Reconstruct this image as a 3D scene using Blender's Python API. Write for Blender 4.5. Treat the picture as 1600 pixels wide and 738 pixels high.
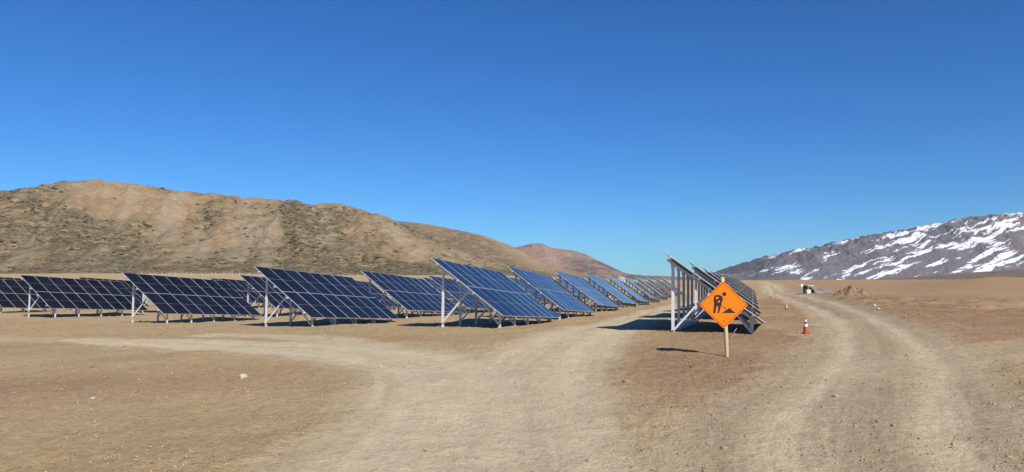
import bpy, bmesh, math, random
import numpy as np
from mathutils import Vector, Matrix

# ------------------------------------------------------------------ scene, camera, light
scene = bpy.context.scene
for o in list(bpy.data.objects):
    bpy.data.objects.remove(o)
C = scene.collection
rnd = random.Random(7)

CAMZ = 2.0
FPX = 1150.0
cam_d = bpy.data.cameras.new('camera')
cam = bpy.data.objects.new('camera', cam_d)
C.objects.link(cam)
cam_d.sensor_width = 36.0
cam_d.lens = FPX * 36.0 / 1600.0
cam_d.clip_start = 0.1
cam_d.clip_end = 60000
cam.location = (0, 0, CAMZ)
cam.rotation_euler = (math.radians(90) + math.atan(68.0 / FPX), 0, 0)
scene.camera = cam

SUN_DIR = Vector((0.50, -0.866, 0)).normalized()
SUN_EL = math.radians(37)
to_sun = (SUN_DIR * math.cos(SUN_EL) + Vector((0, 0, math.sin(SUN_EL)))).normalized()

world = bpy.data.worlds.new('World')
scene.world = world
world.use_nodes = True
wn = world.node_tree
for n in list(wn.nodes):
    wn.nodes.remove(n)
sky = wn.nodes.new('ShaderNodeTexSky')
sky.sky_type = 'NISHITA'
sky.sun_disc = False
sky.sun_elevation = SUN_EL
sky.sun_rotation = math.atan2(SUN_DIR.x, SUN_DIR.y)
sky.altitude = 1200
sky.air_density = 1.0
sky.dust_density = 0.15
sky.ozone_density = 3.0
hsv = wn.nodes.new('ShaderNodeHueSaturation')
hsv.inputs['Saturation'].default_value = 1.16
hsv.inputs['Value'].default_value = 1.0
bg = wn.nodes.new('ShaderNodeBackground')
bg.inputs['Strength'].default_value = 0.078
wo = wn.nodes.new('ShaderNodeOutputWorld')
wn.links.new(sky.outputs[0], hsv.inputs['Color'])
tint = wn.nodes.new('ShaderNodeMix')
tint.data_type = 'RGBA'; tint.blend_type = 'MULTIPLY'
tint.inputs[0].default_value = 1.0
tint.inputs[7].default_value = (0.375, 0.82, 1.25, 1)      # deep clear air at altitude
wn.links.new(hsv.outputs[0], tint.inputs[6])
wn.links.new(tint.outputs[2], bg.inputs['Color'])
wn.links.new(bg.outputs[0], wo.inputs['Surface'])

sun_d = bpy.data.lights.new('sun', 'SUN')
sun_d.energy = 5.0
sun_d.angle = math.radians(0.53)
sun_d.color = (1.0, 0.945, 0.86)
sun = bpy.data.objects.new('sun', sun_d)
C.objects.link(sun)
sun.rotation_euler = to_sun.to_track_quat('Z', 'Y').to_euler()
sun.location = (0, 0, 60)

scene.view_settings.view_transform = 'Standard'
scene.view_settings.look = 'None'
scene.view_settings.exposure = 0.2
scene.view_settings.gamma = 1.0
scene.view_settings.use_curve_mapping = False

# ------------------------------------------------------------------ helpers
def tag(o, label=None, cat=None, group=None, kind=None):
    if label: o['label'] = label
    if cat: o['category'] = cat
    if group: o['group'] = group
    if kind: o['kind'] = kind
    return o

def link(o, parent=None):
    C.objects.link(o)
    if parent: o.parent = parent
    return o

def empty(name, loc, rz=0):
    o = bpy.data.objects.new(name, None)
    o.empty_display_size = 0.3
    o.location = loc
    o.rotation_euler = (0, 0, rz)
    C.objects.link(o)
    return o

def mesh_obj(name, verts, faces, mats, parent=None, smooth=False, mi=None):
    me = bpy.data.meshes.new(name)
    me.from_pydata([tuple(v) for v in verts], [], faces)
    if not isinstance(mats, (list, tuple)): mats = [mats]
    for m in mats: me.materials.append(m)
    if mi is not None:
        me.polygons.foreach_set('material_index', mi)
    if smooth:
        me.polygons.foreach_set('use_smooth', [True] * len(me.polygons))
    me.update()
    return link(bpy.data.objects.new(name, me), parent)

class MB:
    """collects boxes, bars and lathes for one mesh"""
    def __init__(self): self.v = []; self.f = []; self.m = []
    def add(self, vs, fs, mi=0):
        b = len(self.v)
        self.v += [tuple(p) for p in vs]
        self.f += [tuple(b + i for i in f) for f in fs]
        self.m += [mi] * len(fs)
        return self
    BF = [(0, 3, 2, 1), (4, 5, 6, 7), (0, 1, 5, 4), (1, 2, 6, 5), (2, 3, 7, 6), (3, 0, 4, 7)]
    def box(self, x0, x1, y0, y1, z0, z1, mi=0, M=None):
        vs = [Vector(p) for p in ((x0, y0, z0), (x1, y0, z0), (x1, y1, z0), (x0, y1, z0), (x0, y0, z1), (x1, y0, z1), (x1, y1, z1), (x0, y1, z1))]
        if M is not None: vs = [M @ p for p in vs]
        return self.add(vs, MB.BF, mi)
    def bar(self, a, b, w, d, side, mi=0, channel=False):
        """bar from a to b; w across `side`, d across the third axis; channel = open C section"""
        a = Vector(a); b = Vector(b); ax = (b - a).normalized()
        s = Vector(side); s = (s - ax * s.dot(ax)).normalized(); t = ax.cross(s)
        if channel:
            th = 0.009
            prof = [(-w/2, -d/2), (w/2, -d/2), (w/2, d/2), (w/2 - th, d/2), (w/2 - th, -d/2 + th), (-w/2 + th, -d/2 + th), (-w/2 + th, d/2), (-w/2, d/2)]
        else:
            prof = [(-w/2, -d/2), (w/2, -d/2), (w/2, d/2), (-w/2, d/2)]
        n = len(prof)
        vs = [a + s * p + t * q for p, q in prof] + [b + s * p + t * q for p, q in prof]
        fs = [(i, (i + 1) % n, n + (i + 1) % n, n + i) for i in range(n)]
        if channel:
            for q in ((0, 1, 4, 5), (1, 2, 3, 4), (0, 5, 6, 7)):
                fs.append(tuple(reversed(q))); fs.append(tuple(n + i for i in q))
        else:
            fs += [tuple(reversed(range(n))), tuple(range(n, 2 * n))]
        return self.add(vs, fs, mi)
    def lathe(self, prof, seg=20, mi=0, M=None):
        vs = []; fs = []
        for r, z in prof:
            for k in range(seg):
                a = 2 * math.pi * k / seg
                p = Vector((r * math.cos(a), r * math.sin(a), z))
                vs.append(M @ p if M is not None else p)
        for i in range(len(prof) - 1):
            for k in range(seg):
                k2 = (k + 1) % seg
                fs.append((i * seg + k, i * seg + k2, (i + 1) * seg + k2, (i + 1) * seg + k))
        fs.append(tuple(reversed(range(seg))))
        fs.append(tuple((len(prof) - 1) * seg + k for k in range(seg)))
        return self.add(vs, fs, mi)
    def build(self, name, mats, parent=None, smooth=False):
        return mesh_obj(name, self.v, self.f, mats, parent, smooth, self.m)

def grid_mesh(name, X, Y, Z, mat, keep=None, attrs=None, smooth=True):
    """(n,m) arrays to a quad mesh; attrs: {name: (n,m,3)} point colours"""
    n, m = X.shape
    idx = np.arange(n * m).reshape(n, m)
    q = np.stack([idx[:-1, :-1], idx[:-1, 1:], idx[1:, 1:], idx[1:, :-1]], -1).reshape(-1, 4)
    co = np.stack([X, Y, Z], -1).reshape(-1, 3)
    if keep is not None:
        q = q[keep.reshape(-1)]
    used = np.zeros(n * m, bool); used[q.ravel()] = True
    remap = np.cumsum(used) - 1
    co = co[used]; q = remap[q]
    me = bpy.data.meshes.new(name)
    me.vertices.add(len(co)); me.vertices.foreach_set('co', co.astype(np.float32).ravel())
    me.loops.add(len(q) * 4); me.loops.foreach_set('vertex_index', q.astype(np.int32).ravel())
    me.polygons.add(len(q)); me.polygons.foreach_set('loop_start', np.arange(0, len(q) * 4, 4, dtype=np.int32))
    if smooth: me.polygons.foreach_set('use_smooth', np.ones(len(q), bool))
    me.update(calc_edges=True)
    if attrs:
        for k, a in attrs.items():
            at = me.attributes.new(k, 'FLOAT_COLOR', 'POINT')
            d = a.reshape(-1, 3)[used]
            d = np.concatenate([d, np.ones((len(d), 1))], 1)
            at.data.foreach_set('color', d.astype(np.float32).ravel())
    me.materials.append(mat)
    return link(bpy.data.objects.new(name, me))

# numpy gradient noise
def _h(ix, iy, s):
    h = (ix.astype(np.int64) * 374761393 + iy.astype(np.int64) * 668265263 + s * 982451653) & 0x7fffffff
    h = ((h ^ (h >> 13)) * 1274126177) & 0x7fffffff
    h = ((h ^ (h >> 16)) * 2246822519) & 0x7fffffff
    return (h & 0xffff) / 65536.0 * 2 * np.pi
def pn(x, y, s=0):
    x = np.asarray(x, float); y = np.asarray(y, float)
    xi = np.floor(x); yi = np.floor(y); fx = x - xi; fy = y - yi
    ux = fx * fx * fx * (fx * (fx * 6 - 15) + 10); uy = fy * fy * fy * (fy * (fy * 6 - 15) + 10)
    def g(dx, dy):
        a = _h(xi + dx, yi + dy, s)
        return np.cos(a) * (fx - dx) + np.sin(a) * (fy - dy)
    a = g(0, 0); b = g(1, 0); c = g(0, 1); d = g(1, 1)
    return 1.5 * ((a + (b - a) * ux) * (1 - uy) + (c + (d - c) * ux) * uy)
def fbm(x, y, s=0, o=4, g=0.5, l=2.03):
    t = 0; a = 1; n = 0
    for i in range(o):
        t = t + a * pn(x, y, s + i * 17); n += a; a *= g; x = x * l + 3.1; y = y * l + 1.7
    return t / n
def ridged(x, y, s=0, o=4):
    t = 0; a = 1; n = 0
    for i in range(o):
        t = t + a * (1 - 2 * np.abs(pn(x, y, s + i * 13))); n += a; a *= 0.5; x = x * 2.07 + 5.2; y = y * 2.07 + 1.3
    return t / n
def sst(a, b, x):
    t = np.clip((np.asarray(x, float) - a) / (b - a), 0, 1)
    return t * t * (3 - 2 * t)

# ------------------------------------------------------------------ materials
def new_mat(name):
    m = bpy.data.materials.new(name); m.use_nodes = True
    nt = m.node_tree; nt.nodes.clear()
    out = nt.nodes.new('ShaderNodeOutputMaterial'); b = nt.nodes.new('ShaderNodeBsdfPrincipled')
    nt.links.new(b.outputs[0], out.inputs['Surface'])
    return m, nt, b
def node(nt, t, **kw):
    n = nt.nodes.new(t)
    for k, v in kw.items():
        if k in n.inputs: n.inputs[k].default_value = v
        else: setattr(n, k, v)
    return n
def rgb(c): return (c[0], c[1], c[2], 1)
def noise(nt, coord, scale, detail=4, rough=0.55, vec_scale=None):
    n = node(nt, 'ShaderNodeTexNoise'); n.inputs['Scale'].default_value = scale
    n.inputs['Detail'].default_value = detail; n.inputs['Roughness'].default_value = rough
    src = coord
    if vec_scale:
        mp = node(nt, 'ShaderNodeMapping'); mp.inputs['Scale'].default_value = vec_scale
        nt.links.new(coord, mp.inputs['Vector']); src = mp.outputs[0]
    nt.links.new(src, n.inputs['Vector'])
    return n.outputs['Fac']
def mapr(nt, fac, a, b, c=0.0, d=1.0):
    n = node(nt, 'ShaderNodeMapRange'); n.inputs[1].default_value = a; n.inputs[2].default_value = b
    n.inputs[3].default_value = c; n.inputs[4].default_value = d
    nt.links.new(fac, n.inputs[0]); return n.outputs[0]
def mixc(nt, fac, a, b, mode='MIX'):
    n = node(nt, 'ShaderNodeMix'); n.data_type = 'RGBA'; n.blend_type = mode
    for v, i in ((fac, 0), (a, 6), (b, 7)):
        if isinstance(v, (int, float)): n.inputs[i].default_value = v
        elif isinstance(v, tuple): n.inputs[i].default_value = rgb(v)
        else: nt.links.new(v, n.inputs[i])
    return n.outputs[2]
def math_n(nt, op, a, b=None):
    n = node(nt, 'ShaderNodeMath'); n.operation = op
    for i, v in ((0, a), (1, b)):
        if v is None: continue
        if isinstance(v, (int, float)): n.inputs[i].default_value = v
        else: nt.links.new(v, n.inputs[i])
    return n.outputs[0]
def attr(nt, name):
    a = node(nt, 'ShaderNodeAttribute'); a.attribute_name = name
    s = node(nt, 'ShaderNodeSeparateColor'); nt.links.new(a.outputs['Color'], s.inputs[0])
    return s.outputs[0], s.outputs[1], s.outputs[2]
def bump(nt, b, h, strength, dist):
    n = node(nt, 'ShaderNodeBump'); n.inputs['Strength'].default_value = strength; n.inputs['Distance'].default_value = dist
    nt.links.new(h, n.inputs['Height']); nt.links.new(n.outputs[0], b.inputs['Normal'])

def worn_mat(name, col, col2, rough=0.6, metal=0.0, scale=9.0, lo=0.45, hi=0.75, spec=0.4):
    m, nt, b = new_mat(name)
    tc = node(nt, 'ShaderNodeTexCoord').outputs['Object']
    f = mapr(nt, noise(nt, tc, scale, 5, 0.6), lo, hi)
    nt.links.new(mixc(nt, f, col, col2), b.inputs['Base Color'])
    r = mapr(nt, noise(nt, tc, scale * 3, 3), 0.3, 0.7, rough - 0.08, rough + 0.1)
    nt.links.new(r, b.inputs['Roughness'])
    b.inputs['Metallic'].default_value = metal
    b.inputs['Specular IOR Level'].default_value = spec
    return m

M = {}
def soil_material():
    m, nt, b = new_mat('soil')
    tc = node(nt, 'ShaderNodeTexCoord').outputs['Object']
    road, red, streak = attr(nt, 'soil')
    big = noise(nt, tc, 0.35, 5, 0.6)
    mid = noise(nt, tc, 2.6, 5, 0.65)
    fine = noise(nt, tc, 22.0, 5, 0.7)
    grit = noise(nt, tc, 95.0, 3, 0.6)
    base = mixc(nt, mapr(nt, big, 0.36, 0.64), SOIL_A, SOIL_B)
    base = mixc(nt, math_n(nt, 'MULTIPLY', red, mapr(nt, mid, 0.3, 0.6, 0.55, 1.0)), base, SOIL_RED)
    roadc = mixc(nt, mapr(nt, mid, 0.35, 0.7), ROAD_A, ROAD_B)
    roadc = mixc(nt, streak, roadc, ROAD_DARK)
    base = mixc(nt, math_n(nt, 'MULTIPLY', streak, 0.85), base, CLOD_DARK)
    col = mixc(nt, road, base, roadc)
    offr = math_n(nt, 'SUBTRACT', 1.0, math_n(nt, 'MULTIPLY', road, 0.55))
    small = noise(nt, tc, 7.5, 4, 0.7)
    col = mixc(nt, math_n(nt, 'MULTIPLY', offr, mapr(nt, small, 0.50, 0.72, 0.0, 0.55)), col, CLOD_DARK)
    col = mixc(nt, math_n(nt, 'MULTIPLY', offr, mapr(nt, fine, 0.53, 0.70, 0.0, 0.62)), col, CLOD_DARK)
    col = mixc(nt, mapr(nt, fine, 0.42, 0.30, 0.0, 0.40), col, GRIT_PALE)
    col = mixc(nt, mapr(nt, grit, 0.60, 0.72, 0.0, 0.55), col, GRIT_PALE)
    col = mixc(nt, mapr(nt, mid, 0.3, 0.72, 0.0, 0.18), col, CLOD_DARK)
    nt.links.new(col, b.inputs['Base Color'])
    b.inputs['Roughness'].default_value = 0.95
    b.inputs['Specular IOR Level'].default_value = 0.12
    h = math_n(nt, 'ADD', math_n(nt, 'MULTIPLY', fine, 1.0), math_n(nt, 'MULTIPLY', grit, 0.35))
    bump(nt, b, math_n(nt, 'ADD', h, math_n(nt, 'MULTIPLY', small, 1.3)), 0.8, 0.05)
    return m
SOIL_A = (0.555, 0.405, 0.212); SOIL_B = (0.485, 0.342, 0.172); SOIL_RED = (0.380, 0.215, 0.110)
ROAD_A = (0.76, 0.62, 0.395); ROAD_B = (0.68, 0.55, 0.345); ROAD_DARK = (0.39, 0.285, 0.163)
CLOD_DARK = (0.20, 0.138, 0.078); GRIT_PALE = (0.66, 0.55, 0.37)
M['soil'] = soil_material()

def galv():
    m, nt, b = new_mat('galvanised_steel')
    tc = node(nt, 'ShaderNodeTexCoord').outputs['Object']
    v = node(nt, 'ShaderNodeTexVoronoi'); v.inputs['Scale'].default_value = 26
    nt.links.new(tc, v.inputs['Vector'])
    f = noise(nt, tc, 3.0, 4)
    c = mixc(nt, mapr(nt, f, 0.35, 0.7), (0.67, 0.67, 0.66), (0.54, 0.545, 0.54))
    c = mixc(nt, mapr(nt, v.outputs['Distance'], 0.0, 0.9, 0.0, 0.25), c, (0.74, 0.74, 0.73))
    nt.links.new(c, b.inputs['Base Color'])
    b.inputs['Metallic'].default_value = 0.08
    nt.links.new(mapr(nt, f, 0.3, 0.7, 0.42, 0.6), b.inputs['Roughness'])
    return m
M['galv'] = galv()
M['alu'] = worn_mat('anodised_aluminium', (0.50, 0.505, 0.51), (0.42, 0.425, 0.43), 0.4, 0.1, 5)
M['backsheet'] = worn_mat('panel_backsheet', (0.030, 0.031, 0.033), (0.022, 0.023, 0.024), 0.6, 0, 4)
M['gridline'] = worn_mat('cell_gap', (0.16, 0.18, 0.22), (0.13, 0.15, 0.19), 0.35, 0, 6)

def glass_mat():
    m, nt, b = new_mat('panel_glass')
    tc = node(nt, 'ShaderNodeTexCoord').outputs['Object']
    oi = node(nt, 'ShaderNodeObjectInfo')
    # half cut cells, 12 x 6 with fine busbars: thin pale lines in dark silicon
    br = node(nt, 'ShaderNodeTexBrick'); br.offset = 0.0; br.squash = 1.0
    br.inputs['Scale'].default_value = 1.0; br.inputs['Mortar Size'].default_value = 0.0022
    br.inputs['Mortar Smooth'].default_value = 0.2
    br.inputs['Brick Width'].default_value = 0.0965; br.inputs['Row Height'].default_value = 0.212
    nt.links.new(tc, br.inputs['Vector'])
    dark = mixc(nt, oi.outputs['Random'], (0.0045, 0.0054, 0.0085), (0.0100, 0.0104, 0.0150))
    c = mixc(nt, br.outputs['Fac'], dark, (0.014, 0.015, 0.022))
    dust = noise(nt, tc, 1.7, 6, 0.65)
    c = mixc(nt, mapr(nt, dust, 0.40, 0.75, 0.0, 0.035), c, (0.33, 0.27, 0.2))
    nt.links.new(c, b.inputs['Base Color'])
    nt.links.new(mapr(nt, dust, 0.35, 0.75, 0.035, 0.11), b.inputs['Roughness'])
    b.inputs['IOR'].default_value = 1.27
    return m
M['glass'] = glass_mat()

# ------------------------------------------------------------------ layout of the solar field
YAW = math.radians(18.3); TILT = math.radians(36.0); PITCH = math.radians(3.3)
ML, MW, GAP = 2.388, 1.307, 0.014
NCOL = 8
L = 2 * ML + GAP; W = NCOL * MW + (NCOL - 1) * GAP
RUN = L * math.cos(TILT)
HT = 3.38                                    # upper near corner above the pile foot
rdir = np.array([math.sin(YAW), math.cos(YAW)]); hdir = np.array([math.cos(YAW), -math.sin(YAW)])
# rows: upper near corner of the first table, step to the next, heights over the camera, height of corner over ground
ROWS = [
    ((5.96, 29.4), (3.95, 12.10), [1.20, 1.08, .90, .78, .74, .72, .70, .70, .70, .70], 3.26),
    ((-4.03, 36.6), (3.72, 12.05), [1.09, .88, .80, .66, .46, .40, .42, .42, .42, .42], 3.42),
    ((-14.5, 41.4), (3.50, 12.20), [.76, .66, .36, .34, .32, .30, .30, .30, .30], 3.34),
    ((-27.3, 51.6), (3.80, 12.00), [.50, .40, .30, .30, .30, .30], 3.52),
    ((-42.4, 63.5), (3.85, 12.00), [.40, .26, .15, .15, .15], 3.60),
    ((-53.3, 66.0), (3.85, 12.00), [.48, .30, .24, .2, .2], 3.40),
    ((-70.0, 82.0), (3.85, 12.00), [.40, .38, .35, .3], 3.40),
]
TABLES = []
for ri, (o, st, zs, hg) in enumerate(ROWS):
    for k, z in enumerate(zs):
        TABLES.append(dict(row=ri, k=k, tl=(o[0] + st[0] * k, o[1] + st[1] * k, CAMZ + z), gz=CAMZ + z - hg))
UNFIN = dict(row=2, k=10, tl=(23.2, 163.0, CAMZ + 1.25), gz=CAMZ + 1.25 - HT)

# ------------------------------------------------------------------ terrain function
ctrl = []
for t in TABLES + [UNFIN]:
    o = np.array(t['tl'][:2])
    for u, d in ((0.0, 0.0), (3.5, -0.14), (7.0, -0.28), (10.4, -0.40)):
        for s in (0.5, RUN - 0.4):
            p = o + rdir * u + hdir * s
            ctrl.append((p[0], p[1], t['gz'] + d))
ctrl = np.array(ctrl)

def zbase(x, y):
    xs = np.clip(x, -75, 60)
    sm = 5 - 3 * np.log1p(np.exp(np.clip((5 - xs) / 3, -30, 30)))      # soft minimum of x and 5
    z = -0.15 + 0.03 * sm
    z = np.where(x > 5, z, z)
    az = x / np.maximum(y, 1.0)
    left = sst(0.42, -0.10, az)
    z = z + left * 7.2 * sst(95, 340, y) * (0.55 + 0.45 * sst(0.1, -0.4, az))
    right = sst(0.50, 0.66, az) * sst(60, 240, y)
    z = z + right * 2.2
    return z

def zlow(x, y):
    """terrain without small relief"""
    x = np.asarray(x, float); y = np.asarray(y, float)
    z = zbase(x, y)
    sh = z.shape; xf = x.ravel(); yf = y.ravel(); zf = z.ravel().copy()
    sel = np.where((yf > 12) & (yf < 210) & (xf > -100) & (xf < 75))[0]
    cb = ctrl[:, 2] - zbase(ctrl[:, 0], ctrl[:, 1])
    for i in range(0, len(sel), 20000):
        s = sel[i:i + 20000]
        d2 = (xf[s, None] - ctrl[None, :, 0]) ** 2 + (yf[s, None] - ctrl[None, :, 1]) ** 2
        w = np.exp(-d2 / (2 * 2.3 ** 2))
        zf[s] += (w * cb[None]).sum(1) / (w.sum(1) + 0.12)
    return zf.reshape(sh)

# dirt tracks in plan (x, y, half width)
def resample(pts, step=0.5):
    pts = np.array(pts, float); out = []
    P = np.vstack([2 * pts[0] - pts[1], pts, 2 * pts[-1] - pts[-2]])
    for i in range(1, len(P) - 2):
        n = max(2, int(np.linalg.norm(P[i + 1, :2] - P[i, :2]) / step))
        for k in range(n):
            t = k / n
            a, b, c, d = P[i - 1], P[i], P[i + 1], P[i + 2]
            out.append(0.5 * ((2 * b) + (c - a) * t + (2 * a - 5 * b + 4 * c - d) * t * t + (3 * b - a - 3 * c + d) * t ** 3))
    return np.array(out)
TRACKS = [
    ([(-0.4, -12, 1.9), (-0.9, 4, 1.9), (-0.9, 9, 1.9), (-1.1, 14, 1.9), (-2.2, 19, 1.9), (-5, 23, 2.0), (-9, 26.5, 1.8), (-14, 30, 1.6), (-17.5, 32, 1.1), (-20, 33.5, 0.6)], 1.0),
    ([(-14, 30, 1.5), (-20, 33.5, 1.4), (-29, 38, 1.3), (-42, 46, 1.3), (-70, 62, 1.3)], 0.4),
    ([(0.0, 8, 1.5), (0.1, 14, 1.7), (1.0, 21, 1.8), (3.1, 30, 1.9), (6.3, 41, 1.7), (11.0, 56, 1.6), (20, 85, 1.6), (33, 126, 1.6), (56, 200, 1.6)], 0.95),
    ([(-3.0, 20, 1.0), (-5.5, 26, 1.1), (-8.5, 30.5, 1.0), (-11.5, 33, 0.9), (-14.5, 35, 0.8)], 0.75),
    ([(3.0, -12, 2.4), (3.4, 3, 2.4), (4.1, 8.5, 2.4), (6.6, 13.5, 2.3), (9.8, 19.6, 2.2), (13.2, 27, 2.1), (17.0, 36, 2.0), (24.3, 56, 1.9), (37, 96, 2.1), (60, 170, 2.4), (105, 300, 3.0), (230, 680, 4.0)], 0.85),
    ([(8.5, 16, 1.4), (12.5, 20.0, 1.4), (17.5, 23.5, 1.3), (24, 27, 1.2), (36, 31, 1.2), (60, 38, 1.2)], 0.38),
]
TR = [(resample(p, 0.5 if i < 9 else 1), s) for i, (p, s) in enumerate(TRACKS)]

def road_fields(x, y):
    """mask, lateral streak value, rut depth"""
    xf = x.ravel(); yf = y.ravel()
    mask = np.zeros(xf.size); streak = np.zeros(xf.size); rut = np.zeros(xf.size); wsum = np.full(xf.size, 1e-4)
    wob = fbm(xf * 0.9, yf * 0.9, 51, 3) * 0.55 + fbm(xf * 0.16, yf * 0.16, 52, 2) * 0.6
    for ti, (P, strength) in enumerate(TR):
        T = np.gradient(P[:, :2], axis=0); T /= np.linalg.norm(T, axis=1)[:, None]
        S = np.concatenate([[0], np.cumsum(np.linalg.norm(np.diff(P[:, :2], axis=0), axis=1))])
        bb = (P[:, 0].min() - 8, P[:, 0].max() + 8, P[:, 1].min() - 8, P[:, 1].max() + 8)
        sel = np.where((xf > bb[0]) & (xf < bb[1]) & (yf > bb[2]) & (yf < bb[3]))[0]
        for i in range(0, len(sel), 15000):
            s = sel[i:i + 15000]
            d2 = (xf[s, None] - P[None, :, 0]) ** 2 + (yf[s, None] - P[None, :, 1]) ** 2
            j = d2.argmin(1)
            dx = xf[s] - P[j, 0]; dy = yf[s] - P[j, 1]
            lat = dx * T[j, 1] - dy * T[j, 0]
            lon = np.abs(dx * T[j, 0] + dy * T[j, 1])
            hw = P[j, 2]
            dist = np.sqrt(lat * lat + np.maximum(lon - 0.6, 0) ** 2 * 4)
            dd = dist + wob[s] * 0.85
            m = (1 - sst(hw * 0.6, hw * 1.4, dd)) * strength
            ss = S[j]
            st = pn(lat * 2.2 + 9 * ti, ss * 0.07, 60 + ti) * 0.5 + pn(lat * 6.0, ss * 0.10, 70 + ti) * 0.38 + pn(lat * 13.0, ss * 0.22, 75 + ti) * 0.2
            st = st * np.clip(0.55 + 1.2 * fbm(lat * 0.6, ss * 0.12, 95 + ti, 3), 0.05, 1.2)
            wheel = np.exp(-((np.abs(lat + 0.25 * pn(ss * 0.08, ss * 0 + ti, 80)) - 0.95) / 0.40) ** 2)
            stv = np.clip((0.86 if ti in (4, 5) else 0.16) + st * (0.9 if ti in (4, 5) else 0.75) - wheel * (0.80 if ti in (4, 5) else 0.2), 0, 1) * m
            mask[s] = np.maximum(mask[s], m)
            streak[s] += stv * m; wsum[s] += m
            rt = m * (-0.028 * wheel + (0.018 if ti in (4, 5) else 0.008) * st) + 0.03 * np.exp(-((dd - hw * 1.25) / 0.35) ** 2) * (0.5 + pn(lat * 2, ss * 0.5, 90)) * strength
            rut[s] += rt * 0.8
    streak /= wsum
    return mask.reshape(x.shape), streak.reshape(x.shape), rut.reshape(x.shape)

def red_field(x, y):
    r = np.zeros_like(x)
    # darker, redder disturbed soil round the sign, beside the right road and at the field edge
    for cx, cy, sx, sy, a in ((5.0, 18.5, 3.2, 6.5, 1.0), (8.5, 27, 3.5, 7, .9), (4.2, 12.0, 1.7, 4.5, .75), (24, 40, 11, 18, 1.0), (34, 75, 18, 26, .9),
                              (8.0, 11.0, 5.0, 8.0, .55), (20, 24, 9, 10, .8), (-11, 17, 7, 2.2, .45), (-4, 29, 3, 2, .5), (15, 45, 4, 12, .8), (-24, 30, 9, 3, .4)):
        r = np.maximum(r, a * np.exp(-((x - cx) / sx) ** 2 - ((y - cy) / sy) ** 2))
    r = r + 0.28 * fbm(x * 0.13, y * 0.13, 31, 4)
    far = sst(45, 150, np.hypot(x, y)) * sst(0.25, 0.42, x / np.maximum(y, 1))
    return np.clip(r * 1.15 + 0.85 * far, 0, 1)

def relief(x, y, mask, rut):
    r = np.hypot(x, y)
    off = 1 - 0.75 * mask
    z = 0.10 * fbm(x * 0.22, y * 0.22, 11, 3) * sst(3, 14, r)
    z = z + off * (0.045 * fbm(x * 0.9, y * 0.9, 12, 3) + 0.025 * np.maximum(ridged(x * 1.7, y * 1.7, 13, 3), 0))
    z = z + (0.30 + 0.70 * off) * (0.018 * fbm(x * 4.2, y * 4.2, 14, 2) + 0.018 * fbm(x * 10.5, y * 10.5, 17, 2))
    # low scarps and rough earth right of the road
    w = np.exp(-((x - 34) / 15) ** 2 - ((y - 58) / 28) ** 2) * (1 - mask)
    z = z + w * (0.50 * ridged(x * 0.16 + y * 0.05, y * 0.30, 15, 5) + 0.05)
    w2 = sst(120, 220, r) * sst(0.45, 0.6, x / np.maximum(y, 1)) * (1 - mask)
    z = z + w2 * (0.9 * np.maximum(fbm(x * 0.03, y * 0.05, 16, 3), -0.1))
    return z + rut

def fields(x, y):
    mask, streak, rut = road_fields(x, y)
    return mask, streak, zlow(x, y) + relief(x, y, mask, rut)

def ground_z(x, y):
    return float(fields(np.array([[float(x)]]), np.array([[float(y)]]))[2][0, 0])

# ------------------------------------------------------------------ ground sheet and dirt road
th = np.radians(np.concatenate([np.arange(-180, -48, 3.0), np.arange(-48, 48.001, 0.135), np.arange(51, 180.1, 3.0)]))
rr = [0.6]
while rr[-1] < 15000:
    r = rr[-1]
    if r < 4: g = 0.35
    elif r < 140: g = max(0.035, 0.0085 * r)
    else: g = r * (0.02 + 0.03 * min(1, (r - 140) / 1500))
    rr.append(r + g)
rr = np.array(rr)
TH, RR = np.meshgrid(th, rr, indexing='ij')
GX = RR * np.sin(TH); GY = RR * np.cos(TH)
mask, streak, GZ = fields(GX, GY)
redf = red_field(GX, GY)
dark_bands = np.exp(-((GX - 34) / 17) ** 2 - ((GY - 58) / 30) ** 2) * sst(0.52, 0.80, ridged(GX * 0.10 + 3, GY * 0.42, 33, 3) + 0.35 * fbm(GX * 0.8, GY * 0.8, 34, 3))  # darker bands across the right field, mixed into the ground colour
dark_bands = dark_bands + 0.5 * sst(0.30, 0.62, fbm(GX * 0.35, GY * 0.8, 35, 5, 0.65)) * sst(6, 14, RR) * (RR < 400)
streak = np.clip(streak * mask + np.clip(dark_bands, 0, 1) * (1 - mask), 0, 1)
soil_attr = np.stack([mask, redf, streak], -1)
ground = grid_mesh('ground', GX, GY, GZ, M['soil'], attrs={'soil': soil_attr})
# close the small hole under the camera
tag(ground, 'dry tan and reddish brown earth of the building site', None, kind='structure')
cell = (mask[:-1, :-1] + mask[1:, :-1] + mask[:-1, 1:] + mask[1:, 1:]) / 4
road = grid_mesh('dirt_road', GX, GY, GZ + 0.004, M['soil'], keep=cell > 0.42, attrs={'soil': soil_attr})
tag(road, 'pale wheel-worn dirt tracks crossing the brown earth', None, kind='structure')
n0 = len(th)
mesh_obj('ground_patch', [(0, 0, GZ[0, 0] - 0.01)] + [(GX[i, 0], GY[i, 0], GZ[i, 0]) for i in range(n0)],
         [(0, i + 1, i + 2) for i in range(n0 - 1)], M['soil'], ground)

# ------------------------------------------------------------------ hills and mountain
def px2x(px, D): return (px - 800.0) / FPX * D
def px2z(py, D): return CAMZ + (437.0 - py) / FPX * D

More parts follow.
